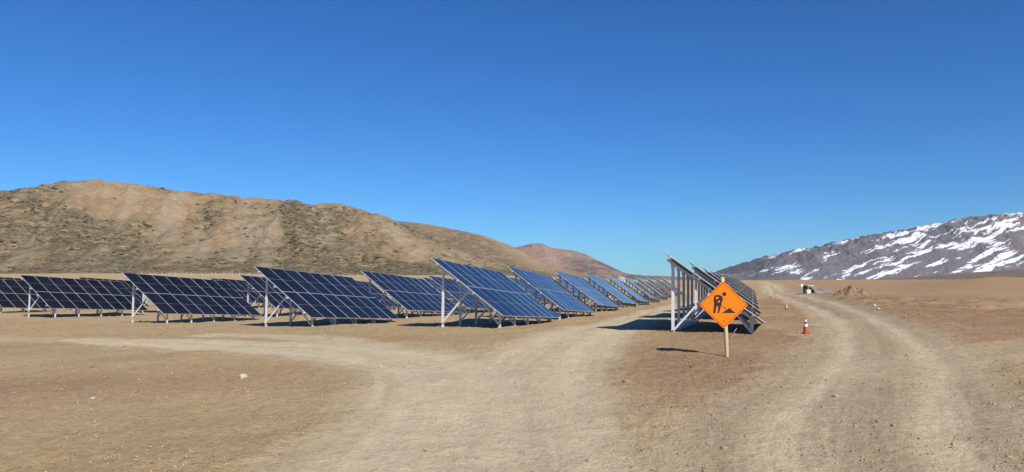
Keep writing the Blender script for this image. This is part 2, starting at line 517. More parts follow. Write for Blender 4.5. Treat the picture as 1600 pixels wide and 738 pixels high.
def hill_material(name, tan, tan2, pink, veg, veg2, fine_scale, haze=0.0):
    m, nt, b = new_mat(name)
    tc = node(nt, 'ShaderNodeTexCoord').outputs['Object']
    v, red, scree = attr(nt, 'cover')
    n1 = noise(nt, tc, fine_scale * 0.12, 5, 0.6)
    n2 = noise(nt, tc, fine_scale, 5, 0.7)
    n3 = noise(nt, tc, fine_scale * 0.45, 4, 0.65, (0.6, 0.35, 1.8))
    c = mixc(nt, mapr(nt, n1, 0.35, 0.65), tan, tan2)
    c = mixc(nt, red, c, pink)
    c = mixc(nt, math_n(nt, 'MULTIPLY', scree, mapr(nt, n2, 0.3, 0.7, 0.5, 1.0)), c, tuple(0.55 * a + 0.45 * g for a, g in zip(tan, (0.36, 0.31, 0.235))))
    c = mixc(nt, mapr(nt, n3, 0.44, 0.34, 0.0, 0.5), c, tuple(min(1, a * 1.32) for a in tan))
    vm = math_n(nt, 'ADD', math_n(nt, 'MULTIPLY', mapr(nt, n2, 0.41, 0.55), 0.6), math_n(nt, 'MULTIPLY', mapr(nt, n3, 0.42, 0.56), 0.6))
    c = mixc(nt, math_n(nt, 'MULTIPLY', math_n(nt, 'MINIMUM', vm, 1.0), v), c, mixc(nt, mapr(nt, n1, 0.4, 0.6), veg, veg2))
    nt.links.new(c, b.inputs['Base Color'])
    b.inputs['Roughness'].default_value = 1.0
    b.inputs['Specular IOR Level'].default_value = 0.05
    bump(nt, b, math_n(nt, 'ADD', n2, n3), 0.9, 0.9 / fine_scale)
    return m

def make_hill(name, sil, Dr, Df, back, nu, nf, nb, mat, gully, gsc, coverfn, prof, zfoot=-1.0, seed=0, crag=0.10, obl=0.0):
    """sil: ridge line in photo pixels, made into a ridge at distance Dr; front foot at Df"""
    px = np.array([p[0] for p in sil], float); py = np.array([p[1] for p in sil], float)
    xr = px2x(px, Dr); zr = px2z(py, Dr)
    U = np.linspace(xr[0], xr[-1], nu)
    # smooth interpolation of the ridge
    ZR = np.interp(U, xr, zr)
    if crag > 0.5: ZR = ZR + 9 * ridged(U / 190, U * 0, 77, 4) * sst(20, 120, ZR)
    k = (5 if crag > 0.5 else max(3, nu // 90)) | 1
    ker = np.hanning(k + 2)[1:-1]; ker /= ker.sum()
    ZR = np.convolve(np.pad(ZR, k // 2, mode='edge'), ker, 'valid')
    vf = np.linspace(0, 1, nf) ; vb = np.linspace(0, 1, nb + 1)[1:]
    V = np.concatenate([vf, 1 + vb])
    UU, VV = np.meshgrid(U, V, indexing='ij')
    Zf = zlow(U, U * 0 + Df) - 1.2
    Zr = np.repeat(ZR[:, None], len(V), 1); Zf = np.repeat(Zf[:, None], len(V), 1)
    fade = sst(0.0, 14.0, Zr - Zf - 2); Zr = np.maximum(Zr, Zf)
    Y = np.where(VV <= 1, Df + (Dr - Df) * VV, Dr + back * (VV - 1))
    Y = Y + 0.10 * (Dr - Df) * fbm(UU / gsc * 0.35, VV * 0 + seed, seed + 3, 2) * np.clip(VV, 0, 1)
    Q = UU - obl * (Dr - Y)            # gullies run obliquely down the face
    P = np.where(VV <= 1, prof(np.clip(VV, 0, 1)), 1 - 0.55 * np.clip(VV - 1, 0, 1) ** 1.5)
    env = np.where(VV <= 1, np.sin(np.pi * np.clip(VV, 0, 1)) ** 0.8 * (0.35 + 0.65 * np.clip(VV * 1.3, 0, 1)), 0)
    wx = Q + 0.35 * gsc * fbm(Q / gsc, VV * 2, seed + 5, 2)
    g = ridged(wx / gsc, VV * 0.55 + Q / gsc * 0.10, seed + 7, 4) * 0.75 + fbm(UU / gsc * 2.2, Y / gsc * 2.2, seed + 9, 4) * 0.5
    Z = Zf + (Zr - Zf) * P + fade * gully * env * g + fade * gully * crag * fbm(UU / gsc * 5, Y / gsc * 5, seed + 11, 4) * np.clip(VV, 0, 1)
    act = ((Z - CAMZ) / Y).max(1); want = (np.maximum(ZR, Zf[:, 0]) - CAMZ) / Dr
    k2 = max(5, nu // 40) | 1; ker2 = np.hanning(k2 + 2)[1:-1]; ker2 /= ker2.sum()
    ratio = np.clip(np.where(want > 0.006, want / np.maximum(act, 1e-4), 1.0), 0.6, 1.1)
    ratio = np.convolve(np.pad(ratio, k2 // 2, mode='edge'), ker2, 'valid')
    Z = Zf + (Z - Zf) * ratio[:, None]
    cov = coverfn(Q, VV, Zf + (Zr - Zf) * P if crag > 0.3 else Z, g)
    o = grid_mesh(name, UU, Y, Z, mat, attrs={'cover': cov})
    return o, UU, Y, Z, cov

TAN = (0.345, 0.252, 0.150); TAN2 = (0.285, 0.205, 0.120)
VEG = (0.112, 0.098, 0.060); VEG2 = (0.155, 0.132, 0.082)
M['hill_near'] = hill_material('hill_earth', TAN, TAN2, (0.355, 0.240, 0.148), VEG, VEG2, 0.55)
M['hill_mid'] = hill_material('hill_earth_behind', TAN, TAN2, (0.36, 0.235, 0.145), VEG, VEG2, 0.45)
M['hill_far'] = hill_material('hill_earth_far', (0.40, 0.295, 0.225), (0.35, 0.265, 0.205), (0.41, 0.265, 0.195), (0.16, 0.14, 0.125), (0.18, 0.15, 0.13), 0.05)
M['foothill'] = hill_material('foothill_earth', (0.28, 0.20, 0.135), (0.24, 0.17, 0.115), (0.28, 0.18, 0.12), (0.17, 0.135, 0.10), (0.19, 0.15, 0.11), 0.05)

def blob(U, V, px, v, su, sv, Dr):
    x = px2x(px, Dr); s = su / FPX * Dr
    return np.exp(-((U - x) / s) ** 2 - ((V - v) / sv) ** 2)
def cover_near(U, V, Z, g):
    D = 520.0
    veg = 0.98 + 1.7 * fbm(U / 34, V * 3.6, 101, 6, 0.62) - 0.45 * g - 0.25 * sst(.85, 1.0, V)
    for px, v, su, sv, a in ((205, .80, 90, .22, -1.1), (290, .62, 60, .16, -.9), (120, .97, 70, .06, -.6), (380, .85, 55, .12, -.7), (330, .45, 45, .12, -.5),
                             (545, .70, 45, .20, -.9), (590, .55, 35, .18, -.7), (520, .95, 90, .07, -.45), (420, .70, 18, .25, -.7), (470, .55, 14, .2, -.4), (650, .45, 40, .2, -.5)):
        veg = veg + a * blob(U, V, px, v, su, sv, D)
    for px, v, su, sv, a in ((30, .60, 110, .28, .55), (200, .38, 60, .10, .6), (330, .65, 35, .18, .5), (455, .55, 40, .25, .75), (550, .25, 90, .10, .8), (100, .3, 150, .15, .35), (400, .22, 110, .1, .4)):
        veg = veg + a * blob(U, V, px, v, su, sv, D)
    red = np.clip(0.9 * (blob(U, V, 190, .85, 110, .2, D) + blob(U, V, 370, .9, 120, .12, D) + blob(U, V, 290, .6, 60, .2, D) * .8) * (0.7 + fbm(U / 25, V * 5, 104, 3)), 0, 0.85)
    scree = np.clip(2.2 * pn(U / 15, V * 1.4, 105) + 1.2 * fbm(U / 30, V * 5, 106, 4) - 0.05, 0, 1)
    veg = veg * (1 - 0.45 * np.clip(scree, 0, 1))
    return np.stack([np.clip(veg, 0, 1), red, scree], -1)
prof_near = lambda v: (0.06 * v + 0.94 * (0.5 - 0.5 * np.cos(np.pi * v ** 1.12)))
sil1 = [(-900, 345), (-600, 330), (-350, 322), (-150, 316), (0, 306), (40, 301), (100, 293), (130, 286), (150, 281), (180, 280), (230, 286), (300, 298), (400, 308), (480, 314),
        (540, 318), (580, 326), (620, 343), (660, 362), (700, 382), (760, 405), (830, 424), (900, 436), (960, 442)]
h1, HU, HY, HZ, HC = make_hill('hill', sil1, 520, 290, 260, 860, 205, 24, M['hill_near'], 11.5, 40, cover_near, prof_near, 5.0, 200, 0.28, 0.36)
tag(h1, 'broad brown hill with dark scrub and bare slopes behind the panels', None, kind='structure')

def cover_mid(U, V, Z, g):
    D = 860.0
    veg = 0.95 + 0.6 * fbm(U / 60, V * 3, 111, 4) - 0.2 * g
    veg = veg - 1.5 * blob(U, V, 800, .75, 60, .5, D) - 1.0 * blob(U, V, 660, .9, 25, .3, D)
    red = np.clip(blob(U, V, 800, .8, 70, .5, D), 0, 0.8)
    return np.stack([np.clip(veg, 0, 1), red, np.clip(0.2 + fbm(U / 30, V * 2, 112, 3), 0, 1)], -1)
sil2 = [(380, 345), (480, 340), (560, 342), (630, 346), (665, 349), (700, 356), (760, 369), (800, 385), (840, 407), (880, 422), (940, 434), (1020, 441)]
h2 = make_hill('hill', sil2, 860, 610, 300, 420, 120, 20, M['hill_mid'], 6.0, 70, cover_mid, lambda v: np.sin(v * np.pi / 2) ** 1.25, 4.0, 230, 0.2, 0.3)[0]
tag(h2, 'darker rounded ridge with an orange bare flank behind the broad hill', None, kind='structure')

def cover_far(U, V, Z, g):
    D = 2600.0
    veg = 0.15 + 0.5 * fbm(U / 200, V * 3, 121, 4) + 0.9 * sst(0.62, 0.30, V) * sst(px2x(850, D), px2x(900, D), U) + 1.1 * blob(U, V, 935, .7, 30, .5, D)
    red = np.clip(0.75 + 0.5 * fbm(U / 160, V * 4, 122, 3), 0, 0.9)
    return np.stack([np.clip(veg, 0, 1), red, np.clip(0.2 + fbm(U / 90, V * 2, 123, 3), 0, 1)], -1)
sil3 = [(640, 425), (700, 408), (760, 396), (800, 388), (828, 381), (845, 380), (858, 387), (872, 389), (890, 391), (905, 396), (930, 410), (955, 425), (985, 431), (1040, 434), (1120, 436), (1200, 438)]
h3 = make_hill('hill', sil3, 2600, 1900, 600, 420, 110, 20, M['hill_far'], 12.0, 180, cover_far, lambda v: np.sin(v * np.pi / 2) ** 1.1, 0.0, 260)[0]
tag(h3, 'distant pinkish brown peak beyond the end of the panel rows', None, kind='structure')

# snow streaked mountain
def mountain_material():
    m, nt, b = new_mat('mountain_rock_snow')
    tc = node(nt, 'ShaderNodeTexCoord').outputs['Object']
    snow, rock, _ = attr(nt, 'cover')
    n1 = noise(nt, tc, 0.004, 5, 0.6); n2 = noise(nt, tc, 0.03, 4, 0.65)
    c = mixc(nt, mapr(nt, n1, 0.35, 0.65), (0.130, 0.122, 0.130), (0.165, 0.148, 0.150))
    c = mixc(nt, mapr(nt, rock, 0.3, 1.0, 0.0, 0.7), c, (0.215, 0.168, 0.145))
    c = mixc(nt, mapr(nt, n2, 0.45, 0.75, 0, 0.35), c, (0.085, 0.078, 0.080))
    edge = math_n(nt, 'ADD', snow, mapr(nt, n2, 0.3, 0.7, -0.22, 0.22))
    c = mixc(nt, mapr(nt, edge, 0.36, 0.66), c, (0.78, 0.80, 0.84))
    nt.links.new(c, b.inputs['Base Color'])
    b.inputs['Roughness'].default_value = 0.9
    b.inputs['Specular IOR Level'].default_value = 0.1
    bump(nt, b, math_n(nt, 'ADD', n2, math_n(nt, 'MULTIPLY', n1, 3.0)), 1.0, 26.0)
    return m
M['mountain'] = mountain_material()
DM = 7000.0
def cover_mtn(U, V, Z, g):
    th_ = math.radians(17)
    w = Z
    al = U * math.cos(th_) + w * math.sin(th_); ac = -U * math.sin(th_) + w * math.cos(th_)
    wob = 16 * fbm(al / 420, ac / 180, 141, 3)
    s = fbm(al / 420, (ac + wob) / 36, 142, 6, 0.62) * 1.8
    s2 = fbm(al / 700, (ac + wob) / 130, 143, 3)
    hrel = sst(20, 420, Z); xrel = sst(px2x(1180, DM), px2x(1520, DM), U)
    thr = 0.30 + 0.04 * (1 - xrel) - 0.24 * hrel * xrel - 0.55 * s2 + 0.10 * (g - 0.4)
    snow = 0.5 + (s - thr) * 1.7
    snow = np.where(Z < 25, snow - 0.4 * (1 - Z / 25), snow)
    rock = np.clip(0.3 + fbm(U / 400, w / 120, 144, 3) + 0.8 * blob(U, V, 1590, .3, 60, .3, DM), 0, 1)
    return np.stack([np.clip(snow, 0, 1), rock, rock * 0], -1)
sil4 = [(1060, 441), (1110, 436), (1145, 429), (1170, 420), (1200, 406), (1230, 394), (1248, 388), (1262, 391), (1290, 384), (1330, 373), (1380, 364), (1440, 355), (1490, 343), (1540, 337), (1600, 333),
        (1700, 322), (1850, 315), (2050, 330), (2300, 370), (2500, 410)]
h4 = make_hill('mountain', sil4, DM, 6200, 2200, 1000, 200, 20, M['mountain'], 60.0, 420, cover_mtn, lambda v: np.sin(v * np.pi / 2) ** 1.15, -4.0, 290, 0.8)[0]
tag(h4, 'grey mountain streaked with snow beyond the dirt road', None, kind='structure')
def cover_foot(U, V, Z, g):
    return np.stack([np.clip(0.35 + fbm(U / 150, V * 3, 151, 4), 0, 1), np.clip(0.5 + fbm(U / 300, V * 2, 152, 3), 0, 1), V * 0 + 0.2], -1)
sil5 = [(1430, 440), (1480, 436), (1530, 428), (1580, 422), (1640, 419), (1750, 412), (1950, 405), (2200, 415), (2400, 438)]
h5 = make_hill('hill', sil5, 3300, 2500, 700, 260, 70, 14, M['foothill'], 9.0, 160, cover_foot, lambda v: np.sin(v * np.pi / 2), -1.0, 310)[0]
tag(h5, 'low brown foothill in front of the snow streaked mountain', None, kind='structure')

# scrub on the near hill: tens of thousands of tussocks nobody could count
def scrub():
    g = np.random.default_rng(5)
    n = 80000
    iu = g.integers(130, HU.shape[0] - 50, n); iv = g.integers(3, 200, n)
    cl = fbm(HU[iu, iv] / 7, HY[iu, iv] / 7, 450, 3)
    keep = g.random(n) < HC[iu, iv, 0] ** 1.5 * np.clip(0.42 + 1.6 * cl, 0.05, 1)
    iu = iu[keep]; iv = iv[keep]
    x = HU[iu, iv] + g.normal(0, 0.4, len(iu)); y = HY[iu, iv]; z = HZ[iu, iv]
    s = 0.28 + 1.05 * g.random(len(iu)) ** 2.6
    k = 5
    ang = np.arange(k) * 2 * np.pi / k
    ring = np.stack([np.cos(ang), np.sin(ang), np.full(k, 0.12)], -1)
    base = np.concatenate([ring, ring * np.array([0.75, 0.75, 1]) + np.array([0, 0, 0.38]), [[0.1, 0, 0.72]]])
    V = base[None] * s[:, None, None] * (1 + 0.45 * (g.random((len(iu), len(base), 3)) - 0.5))
    V = V * np.array([1.25, 1.0, 0.8]) + np.stack([x, y, z - 0.1], -1)[:, None]
    F = []
    for i in range(k):
        j = (i + 1) % k
        F += [(i, j, k + j), (i, k + j, k + i), (k + i, k + j, 2 * k)]
    F = np.array(F)
    F = (F[None] + (np.arange(len(iu)) * len(base))[:, None, None]).reshape(-1, 3)
    me = bpy.data.meshes.new('scrub')
    V = V.reshape(-1, 3)
    me.vertices.add(len(V)); me.vertices.foreach_set('co', V.astype(np.float32).ravel())
    me.loops.add(len(F) * 3); me.loops.foreach_set('vertex_index', F.astype(np.int32).ravel())
    me.polygons.add(len(F)); me.polygons.foreach_set('loop_start', np.arange(0, len(F) * 3, 3, dtype=np.int32))
    me.update(calc_edges=True)
    me.materials.append(M['scrub'])
    o = link(bpy.data.objects.new('scrub', me))
    tag(o, 'low dark tussocks of dry scrub dotting the broad hill', 'scrub', kind='stuff')
M['scrub'] = worn_mat('dry_scrub', (0.095, 0.084, 0.048), (0.17, 0.145, 0.085), 0.95, 0, 0.25, 0.35, 0.65, 0.1)
scrub()

# ------------------------------------------------------------------ solar tables
r3 = Vector((0, math.cos(PITCH), -math.sin(PITCH)))
s3 = Vector((math.cos(TILT), 0, -math.sin(TILT)))
s3 = (s3 - r3 * s3.dot(r3)).normalized()
n3 = s3.cross(r3)
TL = Vector((-RUN / 2, 0, HT))
def pl(u, s, d=0.0):
    """point on the panel plane: u along the row, s down the slope, d below the plane"""
    return TL + r3 * u + s3 * s - n3 * d

def module_meshes():
    t = 0.035; fw = 0.015; a = ML / 2; b = MW / 2
    f = MB()
    f.box(-a, a, -b, -b + fw, -t, 0); f.box(-a, a, b - fw, b, -t, 0)
    f.box(-a, -a + fw, -b + fw, b - fw, -t, -0.0005); f.box(a - fw, a, -b + fw, b - fw, -t, -0.0005)
    f.box(-a + fw, a - fw, -b + fw, b - fw, -0.012, -0.0085, 1)           # backsheet
    f.box(-0.35, -0.25, -0.08, 0.08, -0.032, -0.0125, 1)                   # junction box
    fo = f.build('frame_source', [M['alu'], M['backsheet']])
    g = MB()
    g.box(-a + fw, -0.011, -b + fw, b - fw, -0.0080, -0.003)
    g.box(0.011, a - fw, -b + fw, b - fw, -0.0080, -0.003)
    g.box(-0.011, 0.011, -b + fw, b - fw, -0.0080, -0.0033, 1)
    go = g.build('glass_source', [M['glass'], M['gridline']])
    fm, gm = fo.data, go.data
    bpy.data.objects.remove(fo); bpy.data.objects.remove(go)
    fm.name = 'solar_module'; gm.name = 'glass'
    return fm, gm
FM, GM = module_meshes()
FRAMES_U = [0.62, 2.94, 5.28, 7.62, 9.94]
S_REAR, S_FRONT = 0.62, 4.32
parts = []                                  # (name, mesh, matrix)
def part_mesh(name, mb, mats):
    o = mb.build(name, mats); me = o.data; bpy.data.objects.remove(o); return me
for s in (0.50, 1.88, 2.92, 4.30):
    mb = MB().bar(pl(-0.12, s, 0.085), pl(W + 0.12, s, 0.085), 0.055, 0.09, s3, channel=True)
    parts.append(('purlin', part_mesh('purlin', mb, [M['galv']])))
for u in FRAMES_U:
    yl = u
    gz = -0.40 * u / 10.4
    y_ = pl(u, 0).y
    mb = MB().bar(pl(u, 0.35, 0.185), pl(u, 4.55, 0.185), 0.06, 0.10, r3, channel=True)
    parts.append(('rafter', part_mesh('rafter', mb, [M['galv']])))
    top = pl(u, S_REAR, 0.19); x_ = top.x
    mb = MB().bar((x_ - 0.05, y_ + 0.062, gz - 0.9), (x_, y_ + 0.062, top.z + 0.05), 0.12, 0.062, (1, 0, 0), channel=True)
    parts.append(('rear_post', part_mesh('rear_post', mb, [M['galv']])))
    tf = pl(u, S_FRONT, 0.19); xf_ = tf.x
    mb = MB().bar((xf_, y_ + 0.062, gz - 0.9), (xf_, y_ + 0.062, tf.z + 0.05), 0.12, 0.062, (1, 0, 0), channel=True)
    parts.append(('front_post', part_mesh('front_post', mb, [M['galv']])))
    p = pl(u, 2.42, 0.20)
    mb = MB().bar((x_ + 0.0, y_ - 0.055, gz + 0.16), (p.x, y_ - 0.055, p.z), 0.08, 0.045, (1, 0, 1), channel=True)
    parts.append(('brace', part_mesh('brace', mb, [M['galv']])))
    p = pl(u, 3.05, 0.20)
    mb = MB().bar((xf_ - 0.02, y_ - 0.055, gz + 0.14), (p.x, y_ - 0.055, p.z), 0.07, 0.045, (1, 0, 1), channel=True)
    parts.append(('brace', part_mesh('brace', mb, [M['galv']])))
M['cable'] = worn_mat('black_cable', (0.02, 0.02, 0.02), (0.035, 0.033, 0.03), 0.6, 0, 8)
mb = MB(); g_ = random.Random(21)
for s_, sag in ((2.05, 0.16), (3.1, 0.22)):
    for a_, b_ in zip(FRAMES_U[:-1], FRAMES_U[1:]):
        q_ = sag * g_.uniform(0.6, 1.5); last = None
        for i in range(7):
            k_ = i / 6; p = pl(a_ + (b_ - a_) * k_, s_, 0.17) + Vector((0, 0, -q_ * 4 * k_ * (1 - k_)))
            if last is not None: mb.bar(last, p, 0.03, 0.03, (1, 0, 0))
            last = p
parts.append(('cable', part_mesh('cable', mb, [M['cable']])))
mb = MB()
for u in FRAMES_U:
    y_ = pl(u, 0).y
    for s_ in (S_REAR, S_FRONT):
        p = pl(u, s_, 0.19); mb.box(p.x - 0.09, p.x + 0.09, y_ + 0.018, y_ + 0.027, p.z - 0.16, p.z + 0.03)
    for s_ in (0.50, 1.88, 2.92, 4.30):
        p = pl(u, s_, 0.135); mb.bar(p - s3 * 0.06, p + s3 * 0.06, 0.10, 0.012, r3)
parts.append(('bracket', part_mesh('bracket', mb, [M['galv']])))
mod_mats = []
for c in range(NCOL):
    for r in range(2):
        p = pl(c * (MW + GAP) + MW / 2, r * (ML + GAP) + ML / 2, 0.0)
        mod_mats.append((p, r))
B3 = Matrix((s3, r3, n3)).transposed()      # columns s, r, n

ORD = ['first', 'second', 'third', 'fourth', 'fifth', 'sixth', 'seventh', 'eighth', 'ninth', 'tenth', 'eleventh']
def row_words(ri):
    return 'in the row behind the orange work sign' if ri == 0 else ('in the %s row from the work sign' % ORD[ri])
def table(t, modules=True):
    tl = t['tl']
    c = np.array(tl[:2]) + hdir * RUN / 2
    root = empty('solar_table', (c[0], c[1], tl[2] - HT), -YAW)
    for name, me in parts:
        o = link(bpy.data.objects.new(name, me), root)
        if name in ('cable', 'bracket'): o['kind'] = 'stuff'
    if modules:
        for p, r in mod_mats:
            o = bpy.data.objects.new('solar_module', FM)
            e = Matrix.Rotation(rnd.gauss(0, 0.0035), 3, 'X') @ Matrix.Rotation(rnd.gauss(0, 0.0035), 3, 'Y')
            o.matrix_local = Matrix.Translation(p) @ (B3 @ e).to_4x4()
            link(o, root)
            g = bpy.data.objects.new('glass', GM); link(g, o)
    return root
for t in TABLES:
    r = table(t)
    tag(r, 'tilted solar table, %s from the dirt track, %s' % (ORD[t['k']], row_words(t['row'])), 'solar table', 'tilted solar tables standing in rows')
r = table(UNFIN, False)
tag(r, 'bare steel solar table frame without panels far down the third row', 'solar table')

# ------------------------------------------------------------------ work sign
M['orange'] = worn_mat('orange_sheeting', (0.97, 0.20, 0.003), (0.88, 0.175, 0.006), 0.6, 0, 2.2, 0.5, 0.8, 0.2)
M['black_print'] = worn_mat('black_print', (0.022, 0.012, 0.010), (0.035, 0.02, 0.016), 0.5, 0, 8)
M['steel_back'] = worn_mat('sign_back', (0.45, 0.45, 0.45), (0.36, 0.36, 0.36), 0.5, 0.4, 6)
def wood_mat():
    m, nt, b = new_mat('raw_pine')
    tc = node(nt, 'ShaderNodeTexCoord').outputs['Object']
    f = noise(nt, tc, 14, 5, 0.6, (1, 1, 0.06))
    f2 = noise(nt, tc, 3, 4, 0.6)
    c = mixc(nt, mapr(nt, f, 0.35, 0.7), (0.60, 0.48, 0.30), (0.44, 0.33, 0.19))
    c = mixc(nt, mapr(nt, f2, 0.45, 0.75, 0, 0.4), c, (0.42, 0.36, 0.26))
    nt.links.new(c, b.inputs['Base Color']); b.inputs['Roughness'].default_value = 0.8
    bump(nt, b, f, 0.3, 0.01)
    return m
M['wood'] = wood_mat()
SX, SY = 5.78, 19.95
sz = ground_z(SX, SY)
sign = empty('work_sign', (SX, SY, sz), math.radians(-6))
tag(sign, 'orange diamond road work sign on a rough wooden post', 'road sign')
K = 0.00318                                  # metres per drawing unit
CZ = 1.385; CXo = -0.075                     # diamond centre
def sp(x, y, d):                             # drawing coordinates (x right, y down) to sign space, d in front of the plate
    return Vector(((x - 250) * K + CXo, -0.055 - d, CZ - (y - 243) * K))
def flat(name, outline, d0, d1, mat, parent):
    n = len(outline)
    # make the outline run counter clockwise as seen from the front (-Y)
    area = sum(outline[i][0] * outline[(i + 1) % n][1] - outline[(i + 1) % n][0] * outline[i][1] for i in range(n))
    if area > 0: outline = outline[::-1]
    vs = [sp(x, y, d1) for x, y in outline] + [sp(x, y, d0) for x, y in outline]
    fs = [tuple(range(n)), tuple(reversed(range(n, 2 * n)))] + [(i, n + i, n + (i + 1) % n, (i + 1) % n) for i in range(n)]
    o = mesh_obj(name, vs, fs, mat, parent)
    bm = bmesh.new(); bm.from_mesh(o.data); bmesh.ops.recalc_face_normals(bm, faces=bm.faces)
    bmesh.ops.triangulate(bm, faces=bm.faces); bm.to_mesh(o.data); bm.free()
    return o
def rdiamond(h, rad=16, cx=250, cy=243):
    pts = []
    for k, (dx, dy) in enumerate(((0, -1), (1, 0), (0, 1), (-1, 0))):
        c0 = (cx + dx * (h - rad * 1.414), cy + dy * (h - rad * 1.414))
        a0 = math.atan2(dy, dx)
        for j in range(-3, 4):
            a = a0 + j * math.pi / 4 / 3
            pts.append((c0[0] + rad * math.cos(a), c0[1] + rad * math.sin(a)))
    return pts
flat('plate', rdiamond(203), -0.004, 0.0, M['orange'], sign)
pb = flat('border', rdiamond(192, 14), 0.0005, 0.0015, M['black_print'], sign)
flat('face', rdiamond(185.5, 13), 0.002, 0.003, M['orange'], sign)
def circ(cx, cy, r, n=20): return [(cx + r * math.cos(2 * math.pi * k / n), cy + r * math.sin(2 * math.pi * k / n)) for k in range(n)]
worker = flat('worker_symbol', [(168, 178), (178, 163), (196, 158), (222, 160), (238, 170), (246, 188), (243, 208), (234, 228), (229, 246), (227, 266), (218, 290), (212, 314),
               (194, 314), (203, 288), (205, 266), (197, 248), (191, 262), (186, 286), (181, 315), (160, 315), (165, 288), (167, 262), (170, 238), (167, 206)], 0.003, 0.004, M['black_print'], sign)
flat('head_symbol', circ(257, 152, 18), 0.003, 0.004, M['black_print'], worker)
flat('arm_gap', [(186, 184), (194, 176), (206, 177), (209, 186), (199, 194), (190, 197)], 0.0045, 0.005, M['orange'], worker)
flat('arm_gap', [(203, 212), (212, 206), (221, 212), (216, 223), (206, 224)], 0.0045, 0.005, M['orange'], worker)
flat('shovel_symbol', [(226, 243), (230, 238), (276, 282), (271, 287)], 0.003, 0.004, M['black_print'], worker)
flat('mound_symbol', [(232, 313), (250, 302), (264, 290), (278, 286), (286, 274), (300, 271), (312, 278), (322, 292), (336, 300), (350, 313)], 0.003, 0.004, M['black_print'], worker)
def bolt(x, y):
    p = sp(x, y, 0.003)
    Mx = Matrix.Translation(p) @ Matrix.Rotation(math.pi / 2, 4, 'X')
    MB().lathe([(0.022, 0), (0.022, 0.004), (0.012, 0.006), (0.012, 0.012), (0.008, 0.014)], 12, 0, Mx).build('bolt', [M['rust']], sign)
M['rust'] = worn_mat('rusty_bolt', (0.16, 0.05, 0.015), (0.09, 0.035, 0.015), 0.7, 0.2, 30)
bolt(251, 381)
def post_mesh():
    mb = MB(); rows = []
    g = random.Random(3)
    nz = 14; seg = 12
    vs = []; fs = []
    for i in range(nz + 1):
        z = -0.45 + (2.13 + 0.45) * i / nz
        lean = -0.036 * max(z, 0) + 0.008 * math.sin(z * 2.1)
        for k in range(seg):
            a = 2 * math.pi * k / seg
            r = 0.052 * (1 + 0.07 * math.sin(3 * a + z * 2) + g.uniform(-0.03, 0.03))
            vs.append((lean + r * math.cos(a), r * math.sin(a) + 0.004, z))
    for i in range(nz):
        for k in range(seg):
            k2 = (k + 1) % seg
            fs.append((i * seg + k, i * seg + k2, (i + 1) * seg + k2, (i + 1) * seg + k))
    fs.append(tuple(nz * seg + k for k in range(seg)))
    return vs, fs
pv, pf = post_mesh()
mesh_obj('post', pv, pf, M['wood'], sign, smooth=True)
for zz in (1.05, 1.62):
    MB().box(-0.19 + CXo, 0.19 + CXo, -0.0535, -0.0505 + 0.0, zz - 0.02, zz + 0.02).build('back_bracket', [M['steel_back']], sign)

# ------------------------------------------------------------------ traffic cones
M['cone_red'] = worn_mat('cone_red', (0.46, 0.065, 0.05), (0.33, 0.05, 0.04), 0.5, 0, 5)
M['cone_white'] = worn_mat('reflective_white', (0.80, 0.80, 0.79), (0.66, 0.64, 0.60), 0.4, 0, 7)
M['cone_dark'] = worn_mat('cone_dark_red', (0.16, 0.04, 0.035), (0.09, 0.03, 0.03), 0.6, 0, 7)
def cone(x, y, h, label, rz=0.3):
    root = empty('traffic_cone', (x, y, ground_z(x, y) - 0.005), rz)
    tag(root, label, 'traffic cone', 'traffic cones along the road edge')
    s = h / 0.75
    def R(z): return (0.145 - 0.115 * z / 0.75) * s
    b = MB(); w = 0.20 * s
    b.box(-w, w, -w, w, 0, 0.03 * s); b.box(-w * 0.86, w * 0.86, -w * 0.86, w * 0.86, 0.03 * s, 0.045 * s)
    b.build('base', [M['cone_red']], root)
    def ring(name, z0, z1, mat, extra=0.0, flare=0):
        MB().lathe([(R(z0) + extra, z0 * s), (R((z0 + z1) / 2) + extra, (z0 + z1) / 2 * s), (R(z1) + extra, z1 * s)], 24).build(name, [mat], root, False)
    ring('body', 0.045, 0.345, M['cone_red']); ring('lower_band', 0.345, 0.475, M['cone_white'], 0.002)
    ring('middle', 0.475, 0.575, M['cone_dark']); ring('upper_band', 0.575, 0.685, M['cone_white'], 0.002)
    ring('tip', 0.685, 0.75, M['cone_dark'])
    return root
def at_ground(px, py):
    D = 30.0
    for i in range(12):
        z = ground_z((px - 800) / FPX * D, D)
        D = (CAMZ - z) * FPX / max(py - 437, 2)
    return (px - 800) / FPX * D, D
cx, cy = at_ground(1256.5, 521.5)
cone(cx, cy, 0.61, 'red and white traffic cone standing alone, largest beside the road', 0.25)
cx, cy = at_ground(1227, 485.5)
cone(cx, cy, 0.60, 'traffic cone between the largest cone and the farthest cone', 0.6)
cx, cy = at_ground(1203.5, 466)
cone(cx, cy, 0.66, 'farthest traffic cone, close to the end of the panel row', 0.1)

